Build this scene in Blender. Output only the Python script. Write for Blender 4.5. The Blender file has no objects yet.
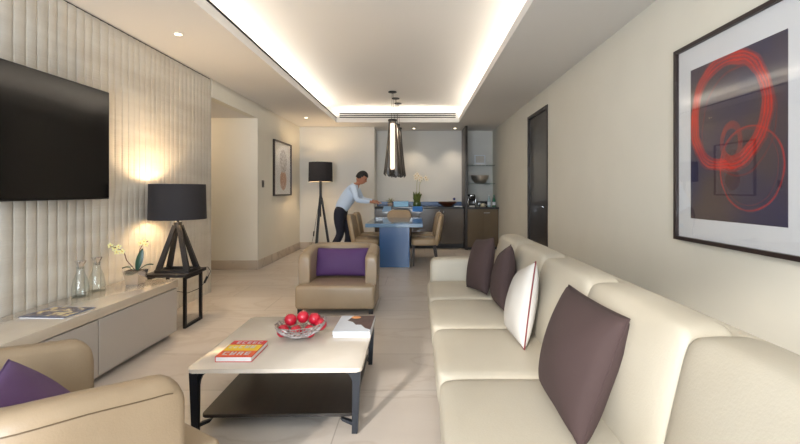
import bpy, bmesh, math, random
from mathutils import Vector, Matrix
R = random.Random(7)
PI = math.pi
sc = bpy.context.scene
C = sc.collection

# ------------------------------------------------------------------ materials
def lin(c):
    return tuple(((v/255)/12.92 if v/255 <= .04045 else ((v/255+.055)/1.055)**2.4) for v in c) + (1,)

def mat(name, col, rough=.5, metal=0, spec=.5, noise=None, bump=None, coat=0, emit=None, sheen=0, trans=0, ior=1.5):
    """noise=(scale, second colour, detail, (sx,sy,sz)); bump=(scale, strength, (sx,sy,sz))"""
    m = bpy.data.materials.new(name); m.use_nodes = True
    nt = m.node_tree; b = nt.nodes['Principled BSDF']
    b.inputs['Base Color'].default_value = lin(col)
    b.inputs['Roughness'].default_value = rough
    b.inputs['Metallic'].default_value = metal
    b.inputs['Specular IOR Level'].default_value = spec
    b.inputs['Coat Weight'].default_value = coat
    b.inputs['Coat Roughness'].default_value = .05
    b.inputs['Sheen Weight'].default_value = sheen
    b.inputs['Transmission Weight'].default_value = trans
    b.inputs['IOR'].default_value = ior
    if emit:
        b.inputs['Emission Color'].default_value = lin(emit[0]); b.inputs['Emission Strength'].default_value = emit[1]
    tc = nt.nodes.new('ShaderNodeTexCoord')
    def nz(scale, detail, sc3):
        mp = nt.nodes.new('ShaderNodeMapping'); mp.inputs['Scale'].default_value = sc3
        nt.links.new(tc.outputs['Object'], mp.inputs['Vector'])
        n = nt.nodes.new('ShaderNodeTexNoise'); n.inputs['Scale'].default_value = scale; n.inputs['Detail'].default_value = detail
        nt.links.new(mp.outputs['Vector'], n.inputs['Vector'])
        return n
    if noise:
        n = nz(noise[0], noise[2] if len(noise) > 2 else 4, noise[3] if len(noise) > 3 else (1, 1, 1))
        r = nt.nodes.new('ShaderNodeValToRGB')
        r.color_ramp.elements[0].position = .35; r.color_ramp.elements[1].position = .65
        r.color_ramp.elements[0].color = lin(noise[1]); r.color_ramp.elements[1].color = lin(col)
        nt.links.new(n.outputs['Fac'], r.inputs['Fac']); nt.links.new(r.outputs['Color'], b.inputs['Base Color'])
    if bump:
        n = nz(bump[0], 5, bump[2] if len(bump) > 2 else (1, 1, 1))
        bp = nt.nodes.new('ShaderNodeBump'); bp.inputs['Strength'].default_value = bump[1]; bp.inputs['Distance'].default_value = .01
        nt.links.new(n.outputs['Fac'], bp.inputs['Height']); nt.links.new(bp.outputs['Normal'], b.inputs['Normal'])
    return m

def clear_glass(name, tint=(255, 255, 255), rough=.02, base=.0, ior=1.45):
    """thin pane: lets light straight through and mirrors by fresnel"""
    m = bpy.data.materials.new(name); m.use_nodes = True; nt = m.node_tree
    nt.nodes.remove(nt.nodes['Principled BSDF'])
    out = nt.nodes['Material Output']
    t = nt.nodes.new('ShaderNodeBsdfTransparent'); t.inputs['Color'].default_value = lin(tint)
    g = nt.nodes.new('ShaderNodeBsdfGlossy'); g.inputs['Roughness'].default_value = rough
    lw = nt.nodes.new('ShaderNodeLayerWeight'); lw.inputs['Blend'].default_value = .5
    pw = nt.nodes.new('ShaderNodeMath'); pw.operation = 'POWER'; pw.inputs[1].default_value = 4
    ml = nt.nodes.new('ShaderNodeMath'); ml.operation = 'MULTIPLY_ADD'; ml.use_clamp = True; ml.inputs[1].default_value = .8; ml.inputs[2].default_value = .035+base
    mx = nt.nodes.new('ShaderNodeMixShader')
    nt.links.new(lw.outputs['Facing'], pw.inputs[0]); nt.links.new(pw.outputs[0], ml.inputs[0]); nt.links.new(ml.outputs[0], mx.inputs[0])
    nt.links.new(t.outputs[0], mx.inputs[1]); nt.links.new(g.outputs[0], mx.inputs[2])
    nt.links.new(mx.outputs[0], out.inputs['Surface'])
    return m

def marble(name, c1, c2, vein, rough, joint=None):
    m = mat(name, c1, rough); nt = m.node_tree; b = nt.nodes['Principled BSDF']
    tc = nt.nodes.new('ShaderNodeTexCoord')
    n = nt.nodes.new('ShaderNodeTexNoise'); n.inputs['Scale'].default_value = 1.1; n.inputs['Detail'].default_value = 8; n.inputs['Distortion'].default_value = .8
    mp = nt.nodes.new('ShaderNodeMapping'); mp.inputs['Scale'].default_value = (.7, 1.8, 1)
    nt.links.new(tc.outputs['Object'], mp.inputs['Vector']); nt.links.new(mp.outputs[0], n.inputs['Vector'])
    r = nt.nodes.new('ShaderNodeValToRGB'); e = r.color_ramp.elements
    e[0].position = .3; e[0].color = lin(c2); e[1].position = .62; e[1].color = lin(c1)
    x = e.new(.48); x.color = lin(tuple((p+q)/2 for p, q in zip(c1, c2)))
    x = e.new(.505); x.color = lin(vein); x = e.new(.53); x.color = lin(tuple((p*2+q)/3 for p, q in zip(c1, c2)))
    nt.links.new(n.outputs['Fac'], r.inputs['Fac'])
    last = r.outputs['Color']
    if joint:
        bt = nt.nodes.new('ShaderNodeTexBrick'); bt.inputs['Scale'].default_value = 1
        bt.inputs['Brick Width'].default_value = 1.2; bt.inputs['Row Height'].default_value = .6
        bt.inputs['Mortar Size'].default_value = .004; bt.inputs['Mortar Smooth'].default_value = .3
        bt.inputs['Color1'].default_value = (1, 1, 1, 1); bt.inputs['Color2'].default_value = (.90, .885, .88, 1)
        bt.inputs['Mortar'].default_value = (.62, .6, .58, 1)
        nt.links.new(tc.outputs['Object'], bt.inputs['Vector'])
        mx = nt.nodes.new('ShaderNodeMix'); mx.data_type = 'RGBA'; mx.blend_type = 'MULTIPLY'; mx.inputs[0].default_value = 1
        nt.links.new(last, mx.inputs[6]); nt.links.new(bt.outputs['Color'], mx.inputs[7]); last = mx.outputs[2]
    nt.links.new(last, b.inputs['Base Color'])
    return m

M = {}
M['wall'] = mat('wall_paint', (222, 218, 206), .75, noise=(2, (219, 215, 203)), bump=(300, .03))
M['wall_cool'] = mat('back_wall_paint', (212, 211, 206), .75, bump=(300, .03))
M['ceiling'] = mat('ceiling_paint', (222, 219, 215), .85)
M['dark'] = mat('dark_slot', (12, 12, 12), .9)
M['floor'] = marble('marble_floor', (200, 192, 183), (190, 180, 170), (186, 175, 164), .3, True)
M['base'] = marble('marble_baseboard', (196, 184, 170), (176, 163, 148), (160, 146, 130), .3)
M['stone'] = mat('fluted_stone', (197, 192, 182), .6, noise=(1.6, (186, 179, 168), 8, (1, .8, 5)), bump=(9, .34, (.3, .3, 9)))
M['console'] = mat('console_lacquer', (178, 171, 164), .35, coat=.2)
M['console_top'] = mat('console_top_stone', (205, 193, 176), .12, coat=.5, noise=(3, (197, 184, 166)))
M['black'] = mat('black_metal', (22, 21, 22), .42, metal=.3)
M['blackwood'] = mat('black_stained_wood', (28, 25, 26), .45, noise=(4, (20, 18, 19), 4, (1, 1, 12)))
M['tvframe'] = mat('tv_bezel', (20, 19, 20), .3)
M['screen'] = mat('tv_screen', (12, 9, 9), .14, spec=.5, coat=.0)
M['shade'] = mat('black_fabric_shade', (36, 33, 36), .85, bump=(400, .2))
M['shade_in'] = mat('shade_lining', (240, 232, 214), .8)
M['bulb'] = mat('warm_bulb', (255, 225, 170), .5, emit=((255, 205, 140), 12))
M['downlight'] = mat('downlight_lens', (255, 240, 215), .5, emit=((255, 232, 200), 7))
M['whitemetal'] = mat('white_metal', (225, 222, 215), .4)
M['tan'] = mat('tan_leather', (156, 137, 112), .36, noise=(3, (148, 128, 103)), bump=(160, .12), coat=.15)
M['tan2'] = mat('tan_chair_leather', (172, 148, 116), .42, noise=(3, (162, 138, 106)), bump=(160, .1))
M['seam'] = mat('dark_stitching', (96, 78, 56), .7)
M['sofa'] = mat('cream_leather', (182, 175, 160), .5, noise=(2.5, (177, 169, 153)), bump=(120, .1))
M['sofa_base'] = mat('sofa_plinth', (60, 50, 44), .6)
M['brown'] = mat('brown_linen', (64, 48, 47), .85, bump=(500, .35))
M['white_fabric'] = mat('white_linen', (190, 186, 180), .85, bump=(500, .25))
M['maroon'] = mat('maroon_piping', (110, 34, 40), .7)
M['purple'] = mat('purple_silk', (78, 44, 98), .6, bump=(400, .25), sheen=.05)
M['table_top'] = mat('cream_table_top', (206, 197, 185), .16, coat=.3, noise=(5, (201, 191, 178)))
M['navy'] = mat('dark_navy_metal', (19, 23, 31), .4, metal=.2)
M['darkwood'] = mat('dark_brown_shelf', (38, 33, 29), .35, noise=(3, (30, 26, 23), 5, (12, 1, 1)))
M['bluelac'] = mat('blue_lacquer_table', (34, 84, 140), .3, coat=.5)
M['bluetop'] = mat('blue_lacquer_top_reflecting', (84, 118, 150), .18, coat=.6)  # same blue lacquer as the pedestal, reflected light put into a paler colour
M['cab'] = mat('brown_lacquer_cabinet', (78, 66, 56), .22, coat=.5)
M['cab2'] = mat('taupe_lacquer_cabinet', (104, 88, 68), .16, coat=.6)
M['counter'] = mat('dark_worktop', (42, 42, 46), .25, coat=.4)
M['upstand'] = mat('navy_glass_upstand', (24, 66, 116), .35, coat=.1)
M['turq'] = mat('turquoise_glass', (10, 140, 185), .3, coat=.1)
M['door'] = mat('dark_grey_door', (58, 55, 54), .28, coat=.3, noise=(2, (50, 47, 46), 5, (1, 1, 6)))
M['doorframe'] = mat('dark_brown_frame', (50, 44, 42), .4)
M['chrome'] = mat('polished_chrome', (225, 225, 228), .12, metal=1)
M['silver'] = mat('silver_wire', (170, 160, 156), .4, metal=.7)
M['frame'] = mat('dark_brown_picture_frame', (46, 34, 32), .35)
M['mat'] = mat('white_picture_mat', (222, 224, 228), .8)
M['glass'] = clear_glass('clear_glass')
M['picglass'] = clear_glass('picture_glass', rough=.01, base=.0)
M['carafe'] = clear_glass('carafe_glass', (246, 250, 250), .02, .03)
M['shelfglass'] = clear_glass('shelf_glass', (200, 215, 208), .05, .1)
M['smoke'] = clear_glass('smoked_pendant_glass', (120, 116, 114), .3, .04)
M['tube'] = mat('frosted_lamp_tube', (255, 236, 205), .4, emit=((255, 236, 208), 7))
M['green'] = mat('orchid_leaf', (26, 66, 48), .35)
M['stem'] = mat('orchid_stem', (92, 60, 50), .5)
M['petal'] = mat('orchid_petal_yellow', (222, 222, 160), .6)
M['petalw'] = mat('orchid_petal_white', (250, 242, 224), .6)
M['yellow'] = mat('orchid_heart', (214, 170, 40), .6)
M['moss'] = mat('green_moss', (122, 136, 62), .9, noise=(40, (50, 66, 22)), bump=(60, .8))
M['soil'] = mat('bark_soil', (74, 56, 44), .95, bump=(60, .8))
M['fruit'] = mat('red_fruit_skin', (206, 30, 54), .3, coat=.3, noise=(9, (176, 18, 44)))
M['fruit2'] = mat('fruit_crown', (190, 60, 60), .6)
M['paper'] = mat('book_pages', (236, 234, 232), .8, bump=(40, .4, (.1, .1, 20)))
M['bookred'] = mat('red_book_cover', (204, 52, 40), .4)
M['bookwhite'] = mat('white_book_cover', (206, 212, 222), .35)
M['wood'] = mat('dark_wood_bowl', (92, 48, 26), .35, noise=(6, (64, 32, 18), 4, (1, 6, 1)))
M['hair'] = mat('black_hair', (20, 17, 16), .6, bump=(200, .5))
M['skin'] = mat('skin', (178, 120, 92), .5)
M['shirt'] = mat('white_shirt_shade_tinted', (206, 222, 242), .75, bump=(60, .15))  # white cloth, the bluish cast of shade is put into its colour
M['trouser'] = mat('navy_trousers', (26, 28, 44), .8)
M['shoe'] = mat('black_shoe', (16, 15, 16), .35)
M['eye'] = mat('eye_dark', (30, 22, 20), .3)
M['lip'] = mat('lips', (150, 84, 76), .5)
M['legwood'] = mat('dark_chair_leg', (50, 38, 32), .4)
M['plastic_black'] = mat('black_plastic', (22, 22, 26), .25, coat=.3)
M['plastic_white'] = mat('white_plastic', (224, 224, 226), .3)
M['greenbottle'] = mat('green_bottle_glass', (40, 110, 84), .1, coat=.5)
M['bottle'] = mat('pale_bottle', (176, 200, 204), .1, coat=.5)
M['label'] = mat('bottle_label', (226, 232, 238), .6)
M['ceramic'] = mat('cream_ceramic', (226, 214, 190), .3)
M['bluecloth'] = mat('blue_cloth', (62, 124, 196), .8)
M['palecloth'] = mat('pale_blue_cloth', (140, 175, 210), .8)
M['blueglass'] = mat('cobalt_glass', (20, 40, 130), .1, coat=.5)
M['switch'] = mat('dark_switch_plate', (58, 52, 48), .4)

# painted cover patterns (flat print, no shading)
def nodes_of(m): return m.node_tree, m.node_tree.nodes['Principled BSDF']
def art_rings():
    m = mat('ring_painting', (62, 54, 66), .6); nt, b = nodes_of(m)
    tc = nt.nodes.new('ShaderNodeTexCoord')
    def noise(scale, det=4):
        n = nt.nodes.new('ShaderNodeTexNoise'); n.inputs['Scale'].default_value = scale; n.inputs['Detail'].default_value = det
        nt.links.new(tc.outputs['Object'], n.inputs['Vector']); return n
    def math_(op, a, c, clamp=False):
        n = nt.nodes.new('ShaderNodeMath'); n.operation = op; n.use_clamp = clamp
        for i, v in enumerate((a, c)):
            if v is None: continue
            if isinstance(v, (int, float)): n.inputs[i].default_value = v
            else: nt.links.new(v, n.inputs[i])
        return n.outputs[0]
    sep = nt.nodes.new('ShaderNodeSeparateXYZ'); nt.links.new(tc.outputs['Object'], sep.inputs[0])
    y, z = sep.outputs[1], sep.outputs[2]
    def ring(cy, cz, ry, rz, w, namp, nscale, streak):
        n = noise(nscale).outputs['Fac']
        dy = math_('DIVIDE', math_('SUBTRACT', y, cy), ry); dz = math_('DIVIDE', math_('SUBTRACT', z, cz), rz)
        d = math_('SQRT', math_('ADD', math_('MULTIPLY', dy, dy), math_('MULTIPLY', dz, dz)), None)
        d = math_('ADD', d, math_('MULTIPLY', math_('SUBTRACT', n, .5), namp))
        a = math_('ABSOLUTE', math_('SUBTRACT', d, 1), None)
        k = math_('MULTIPLY', math_('SUBTRACT', w, a), 18, True)
        st = noise(streak, 2).outputs['Fac']
        s = math_('SINE', math_('MULTIPLY', d, 95), None)
        s = math_('ADD', math_('MULTIPLY', s, .28), math_('ADD', math_('MULTIPLY', st, 1.5), -.12), True)
        return math_('MULTIPLY', k, s)
    bg = nt.nodes.new('ShaderNodeValToRGB'); e = bg.color_ramp.elements
    e[0].position = .35; e[0].color = lin((44, 44, 78)); e[1].position = .6; e[1].color = lin((74, 62, 66))
    nt.links.new(noise(2.2, 3).outputs['Fac'], bg.inputs['Fac'])
    last = bg.outputs['Color']
    cy0, cz0 = 2.355, 1.578
    for (args, col) in (((2.40-cy0, 1.72-cz0, .285, .30, .15, .34, 3.2, 5), (205, 36, 14)),
                        ((2.33-cy0, 1.66-cz0, .27, .30, .03, .35, 2.5, 9), (150, 34, 26)),
                        ((2.235-cy0, 1.40-cz0, .215, .225, .045, .16, 3.5, 9), (208, 36, 14)),
                        ((2.245-cy0, 1.41-cz0, .19, .205, .02, .25, 3.0, 9), (176, 34, 22)),
                        ((2.36-cy0, 1.55-cz0, .07, .10, .25, .5, 5, 12), (150, 50, 44))):
        k = ring(*args)
        mx = nt.nodes.new('ShaderNodeMix'); mx.data_type = 'RGBA'
        nt.links.new(k, mx.inputs[0]); nt.links.new(last, mx.inputs[6]); mx.inputs[7].default_value = lin(col); last = mx.outputs[2]
    nt.links.new(last, b.inputs['Base Color'])
    return m
def disc_art(name, c1, c2):
    return mat(name, c1, .6, noise=(16, c2, 6, (1, 1, 3)))
def cover_bands():
    """red / yellow / orange bands running across the book cover"""
    m = mat('banded_cover_print', (204, 52, 40), .4); nt, b = nodes_of(m)
    tc = nt.nodes.new('ShaderNodeTexCoord'); sep = nt.nodes.new('ShaderNodeSeparateXYZ')
    nt.links.new(tc.outputs['Object'], sep.inputs[0])
    mr = nt.nodes.new('ShaderNodeMapRange'); mr.inputs[1].default_value = -.12; mr.inputs[2].default_value = .12
    nt.links.new(sep.outputs[1], mr.inputs[0])
    r = nt.nodes.new('ShaderNodeValToRGB'); r.color_ramp.interpolation = 'CONSTANT'; e = r.color_ramp.elements
    e[0].position = 0; e[0].color = lin((224, 96, 52)); e[1].position = .34; e[1].color = lin((232, 196, 40))
    x = e.new(.72); x.color = lin((204, 40, 52))
    nt.links.new(mr.outputs[0], r.inputs[0]); nt.links.new(r.outputs[0], b.inputs['Base Color'])
    return m
def cover_photo(name, c1, c2, c3, scale):
    m = mat(name, c1, .25, coat=.3); nt, b = nodes_of(m)
    tc = nt.nodes.new('ShaderNodeTexCoord'); n = nt.nodes.new('ShaderNodeTexNoise'); n.inputs['Scale'].default_value = scale; n.inputs['Detail'].default_value = 3
    nt.links.new(tc.outputs['Object'], n.inputs['Vector'])
    r = nt.nodes.new('ShaderNodeValToRGB'); e = r.color_ramp.elements
    e[0].position = .42; e[0].color = lin(c1); e[1].position = .6; e[1].color = lin(c3); x = e.new(.5); x.color = lin(c2)
    nt.links.new(n.outputs['Fac'], r.inputs[0]); nt.links.new(r.outputs[0], b.inputs['Base Color'])
    return m
M['rings'] = art_rings()
M['disc1'] = disc_art('silver_disc_print', (222, 222, 226), (120, 116, 118))
M['disc2'] = disc_art('copper_disc_print', (212, 172, 146), (164, 116, 90))
M['cover1'] = cover_bands()
M['mag'] = cover_photo('magazine_print', (52, 54, 80), (120, 96, 96), (214, 196, 150), 22)
M['magblue'] = mat('magazine_border', (66, 74, 108), .3, coat=.3)
M['bookphoto'] = mat('brown_cover_photo', (92, 70, 66), .5, noise=(30, (74, 56, 54)))
M['orange'] = mat('orange_print', (222, 150, 90), .4)

# ------------------------------------------------------------------ geometry helpers
def new(): return bmesh.new()
def box(bm, x0, x1, y0, y1, z0, z1, bev=0, seg=3):
    vs = [bm.verts.new((x, y, z)) for x in (x0, x1) for y in (y0, y1) for z in (z0, z1)]
    f = [(0, 1, 3, 2), (4, 6, 7, 5), (0, 4, 5, 1), (2, 3, 7, 6), (0, 2, 6, 4), (1, 5, 7, 3)]
    fs = [bm.faces.new([vs[i] for i in q]) for q in f]
    if bev:
        es = list({e for q in fs for e in q.edges})
        bmesh.ops.bevel(bm, geom=es, offset=bev, segments=seg, affect='EDGES', profile=.5)
    return bm
def prism(bm, pts, z0, z1, bev=0, seg=3, axis='z'):
    def P(p, h): return (p[0], p[1], h) if axis == 'z' else ((h, p[0], p[1]) if axis == 'x' else (p[0], h, p[1]))
    a = [bm.verts.new(P(p, z0)) for p in pts]; b = [bm.verts.new(P(p, z1)) for p in pts]
    n = len(pts); fs = [bm.faces.new(a[::-1]), bm.faces.new(b)]
    for i in range(n): fs.append(bm.faces.new((a[i], a[(i+1) % n], b[(i+1) % n], b[i])))
    if bev:
        es = list({e for q in fs for e in q.edges})
        bmesh.ops.bevel(bm, geom=es, offset=bev, segments=seg, affect='EDGES', profile=.5)
    return bm
def rrect(x0, x1, y0, y1, r, n=6):
    pts = []
    for cx, cy, a0 in ((x1-r, y1-r, 0), (x0+r, y1-r, PI/2), (x0+r, y0+r, PI), (x1-r, y0+r, 1.5*PI)):
        for i in range(n+1):
            a = a0+PI/2*i/n; pts.append((cx+r*math.cos(a), cy+r*math.sin(a)))
    return pts
def lathe(bm, prof, n=32, c=(0, 0, 0), close=False):
    rings = []
    for r, z in prof:
        if r < 1e-5: rings.append([bm.verts.new((c[0], c[1], c[2]+z))])
        else: rings.append([bm.verts.new((c[0]+r*math.cos(2*PI*i/n), c[1]+r*math.sin(2*PI*i/n), c[2]+z)) for i in range(n)])
    for a, b in zip(rings, rings[1:]):
        for i in range(n):
            j = (i+1) % n
            if len(a) == 1 and len(b) == 1: continue
            if len(a) == 1: bm.faces.new((a[0], b[j], b[i]))
            elif len(b) == 1: bm.faces.new((a[i], a[j], b[0]))
            else: bm.faces.new((a[i], a[j], b[j], b[i]))
    return bm
def tube(bm, pts, r, n=8, closed=False, r1=None):
    pts = [Vector(p) for p in pts]; rings = []; N = len(pts); up = None
    for i, p in enumerate(pts):
        if closed: d = pts[(i+1) % N]-pts[i-1]
        else: d = pts[min(i+1, N-1)]-pts[max(i-1, 0)]
        d.normalize()
        if up is None:
            up = Vector((0, 0, 1)) if abs(d.z) < .9 else Vector((1, 0, 0))
        s = d.cross(up).normalized(); up = s.cross(d).normalized()
        rr = r if r1 is None else r+(r1-r)*i/(N-1)
        rings.append([bm.verts.new(p+s*math.cos(2*PI*k/n)*rr+up*math.sin(2*PI*k/n)*rr) for k in range(n)])
    prs = list(zip(rings, rings[1:])) + ([(rings[-1], rings[0])] if closed else [])
    for a, b in prs:
        for k in range(n): bm.faces.new((a[k], a[(k+1) % n], b[(k+1) % n], b[k]))
    if not closed:
        bm.faces.new(rings[0][::-1]); bm.faces.new(rings[-1])
    return bm
def bar(bm, p0, p1, w, d, w1=None, d1=None, up=(0, 1, 0)):
    """tapering square bar"""
    p0, p1 = Vector(p0), Vector(p1); ax = (p1-p0).normalized(); s = ax.cross(Vector(up)).normalized(); u = s.cross(ax).normalized()
    w1 = w if w1 is None else w1; d1 = d if d1 is None else d1
    a = [bm.verts.new(p0+s*w/2*i+u*d/2*j) for i, j in ((-1, -1), (1, -1), (1, 1), (-1, 1))]
    b = [bm.verts.new(p1+s*w1/2*i+u*d1/2*j) for i, j in ((-1, -1), (1, -1), (1, 1), (-1, 1))]
    bm.faces.new(a[::-1]); bm.faces.new(b)
    for i in range(4): bm.faces.new((a[i], a[(i+1) % 4], b[(i+1) % 4], b[i]))
    return bm
def puff(bm, x0, x1, y0, y1, z0, z1, k=7, pf=(0, 0, 0), cuts=9, fn=None):
    """rounded upholstered block; pf bulges each axis"""
    t = bmesh.new(); bmesh.ops.create_cube(t, size=2)
    bmesh.ops.subdivide_edges(t, edges=t.edges[:], cuts=cuts, use_grid_fill=True)
    cx, cy, cz = (x0+x1)/2, (y0+y1)/2, (z0+z1)/2; hx, hy, hz = (x1-x0)/2, (y1-y0)/2, (z1-z0)/2
    mp = {}
    hs = (hx, hy, hz); mn = min(hs)
    for v in t.verts:
        p = v.co; q = []
        m_ = max(abs(p.x), abs(p.y), abs(p.z)); nrm = (abs(p.x)**k+abs(p.y)**k+abs(p.z)**k)**(1/k)
        s = m_/nrm
        x, y, z = p.x*s, p.y*s, p.z*s
        X = cx+hx*x+pf[0]*(1-y*y)*(1-z*z)*x; Y = cy+hy*y+pf[1]*(1-x*x)*(1-z*z)*y; Z = cz+hz*z+pf[2]*(1-x*x)*(1-y*y)*z
        co = Vector((X, Y, Z))
        if fn: co = fn(co, (x, y, z))
        mp[v] = bm.verts.new(co)
    for f in t.faces: bm.faces.new([mp[v] for v in f.verts])
    t.free(); return bm

def obj(name, bm, m, parent=None, loc=None, smooth=40, sub=0):
    bmesh.ops.recalc_face_normals(bm, faces=bm.faces[:])
    me = bpy.data.meshes.new(name); bm.to_mesh(me); bm.free()
    mats = m if isinstance(m, (list, tuple)) else [m]
    for q in mats: me.materials.append(q)
    if smooth:
        for p in me.polygons: p.use_smooth = True
        me.set_sharp_from_angle(angle=math.radians(smooth))
    o = bpy.data.objects.new(name, me); C.objects.link(o)
    if parent: o.parent = parent
    if loc: o.location = loc
    if sub:
        s = o.modifiers.new('Subdivision', 'SUBSURF'); s.levels = sub; s.render_levels = sub
    return o
def bx(name, x0, x1, y0, y1, z0, z1, m, parent=None, bev=0, local=False, seg=3):
    """box with its own origin at its centre"""
    cx, cy, cz = (x0+x1)/2, (y0+y1)/2, (z0+z1)/2
    return obj(name, box(new(), x0-cx, x1-cx, y0-cy, y1-cy, z0-cz, z1-cz, bev, seg), m, parent, (cx, cy, cz))
def thing(name, label, cat, loc=(0, 0, 0), rot=0, group=None):
    o = bpy.data.objects.new(name, None); C.objects.link(o); o.empty_display_size = .1
    o.location = loc; o.rotation_euler = (0, 0, rot); return tag(o, label, cat, group)
def tag(o, label, cat, group=None):
    o['label'] = label; o['category'] = cat
    if group: o['group'] = group
    return o
def st(o): o['kind'] = 'structure'; return o
def copy_tree(o, parent=None):
    c = o.copy(); C.objects.link(c)
    if parent: c.parent = parent
    for ch in list(o.children): copy_tree(ch, c)
    return c

# ------------------------------------------------------------------ room dims
H = 2.70; XL = -2.60; XR = 1.78; YB = 9.30; YR = 9.90; YF = -2.1

# floor (one sheet, joints in its material)
st(bx('floor', -5.2, XR+.15, YF-.15, YR+.15, -.1, 0, M['floor']))
# fluted stone wall on the left
bm = new(); pts = [(XL-.16, YF)]; y = YF; rr = random.Random(3)
prof = []
while y < 5.28:
    w = rr.uniform(.074, .09); w = min(w, 5.33-y); d = .011
    for t, h in ((0, 0), (.04, .55), (.2, .85), (.5, 1), (.8, .8), (.96, .35)):
        prof.append((XL-.014+d*h, y+w*t))
    y += w
    if 5.33-y < .05: break
prof.append((XL-.014, 5.33))
pts = prof+[(XL-.16, 5.33), (XL-.16, YF)]
a = [bm.verts.new((p[0], p[1], 0)) for p in pts]; b = [bm.verts.new((p[0], p[1], H-.015)) for p in pts]
n = len(pts)
for i in range(n): bm.faces.new((a[i], a[(i+1) % n], b[(i+1) % n], b[i]))
bm.faces.new(b); bm.faces.new(a[::-1])
st(obj('wall_left', bm, M['stone'], smooth=12))
# left wall past the opening, header, corridor
st(bx('wall_left_far', XL-.12, XL, 6.85, YB, 0, H, M['wall']))
st(bx('wall_left_header', XL-.12, XL, 5.33, 6.85, 2.47, H, M['wall']))
st(bx('wall_corridor_back', -5.2, XL-.12, 6.85, 6.97, 0, H, M['wall']))
st(bx('wall_corridor_front', -5.2, XL-.16, 5.21, 5.33, 0, H, M['wall']))
st(bx('wall_corridor_end', -5.32, -5.2, 5.21, 6.97, 0, H, M['wall']))
st(bx('ceiling_corridor', -5.2, XL-.12, 5.33, 6.85, 2.47, 2.6, M['ceiling']))
# back wall and the bar recess
st(bx('wall_back', XL-.12, -.943, YB, YR+.12, 0, H, M['wall_cool']))
st(bx('wall_recess', -.943, XR, YR, YR+.12, 0, H, M['wall_cool']))
# right wall in three pieces round the door
st(bx('wall_right', XR, XR+.12, YF, 5.71, 0, H, M['wall']))
st(bx('wall_right_far', XR, XR+.12, 6.73, YR+.12, 0, H, M['wall']))
st(bx('wall_right_header', XR, XR+.12, 5.71, 6.73, 2.46, H, M['wall']))
# wall behind the viewer with its wide window
st(bx('wall_front_sill', XL-.16, XR+.12, YF-.15, YF, 0, .12, M['wall']))
st(bx('wall_front_head', XL-.16, XR+.12, YF-.15, YF, 2.64, H, M['wall']))
st(bx('wall_front_pier', XL-.16, XL+.04, YF-.15, YF, 0.12, 2.64, M['wall']))
st(bx('wall_front_jamb', .5, XR+.12, YF-.15, YF, 0.12, 2.64, M['wall']))
w = thing('window_1', 'wide window with thin grey frame behind the viewer', 'window', (0, YF-.08, 0)); st(w)
bm = new()
x0, x1 = XL+.04, .5
for i in range(4):
    x = x0+(x1-x0)*i/3; box(bm, x-.025 if i else x, x+.025 if i < 3 else x, -.03, .03, 0.12, 2.64)
box(bm, x0, x1, -.03, .03, .12, .17); box(bm, x0, x1, -.03, .03, 2.60, 2.64)
obj('window_frame', bm, M['whitemetal'], w)
obj('pane', box(new(), x0, x1, -.004, .004, .17, 2.60), M['glass'], w)

# baseboards
st(bx('baseboard_left', XL, XL+.015, 6.85, YB-.015, 0, .15, M['base'], bev=.003))
st(bx('baseboard_back', XL, -.943, YB-.015, YB, 0, .15, M['base'], bev=.003))
st(bx('baseboard_corridor', -5.2, XL-.0, 6.835, 6.85, 0, .15, M['base'], bev=.003))
st(bx('baseboard_right', XR-.015, XR, YF, 5.66, 0, .12, M['base'], bev=.003))
st(bx('baseboard_right_far', XR-.015, XR, 6.78, 9.1, 0, .12, M['base'], bev=.003))

# lower ceiling with its long coffer, fascia, upper ceiling
CX0, CX1, CY0, CY1 = -1.67, .867, -.6, 8.69
bm = new()
box(bm, XL-.16, CX0, YF-.15, YR+.12, H, H+.09); box(bm, CX1, XR+.12, YF-.15, YR+.12, H, H+.09)
box(bm, CX0, CX1, YF-.15, CY0, H, H+.09); box(bm, CX0, CX1, CY1, YR+.12, H, H+.09)
st(obj('ceiling', bm, M['ceiling'], smooth=0))
bm = new(); g = .44; UZ = 3.06
box(bm, CX0-g, CX1+g, CY0-g, CY1+g, UZ, UZ+.08)
box(bm, CX0-g-.05, CX0-g, CY0-g, CY1+g, H+.09, UZ); box(bm, CX1+g, CX1+g+.05, CY0-g, CY1+g, H+.09, UZ)
box(bm, CX0-g, CX1+g, CY0-g-.05, CY0-g, H+.09, UZ); box(bm, CX0-g, CX1+g, CY1+g, CY1+g+.05, H+.09, UZ)
st(obj('ceiling_coffer', bm, M['ceiling'], smooth=0))
# deeper fascia with slots at the far end, dark slot down the left side
st(bx('trim_1', CX0, CX1, CY1, CY1+.03, H+.09, H+.2, M['ceiling']))
gr = thing('air_grille', 'linear air grille with three dark slots at far end of ceiling recess', 'air grille', ((CX0+CX1)/2, CY1, H+.14))
for k in range(3): obj('slot', box(new(), -1.2, 1.2, -.012, .0, -.035+k*.04-.010, -.035+k*.04+.010), M['dark'], gr)
obj('grille_rail', box(box(new(), -1.2, 1.2, -.01, 0, -.023, -.007), -1.2, 1.2, -.01, 0, .017, .033), M['whitemetal'], gr)
st(bx('trim_2', CX0-.012, CX0+.008, CY0, CY1, H+.09, H+.105, M['dark']))
st(bx('trim_3', CX0-.03, CX0-.012, CY0, CY1, H+.09, H+.13, M['ceiling']))
# thin shadow gap over the stone
st(bx('trim_4', XL-.15, XL-.02, YF, 5.32, H-.014, H, M['dark']))

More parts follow.
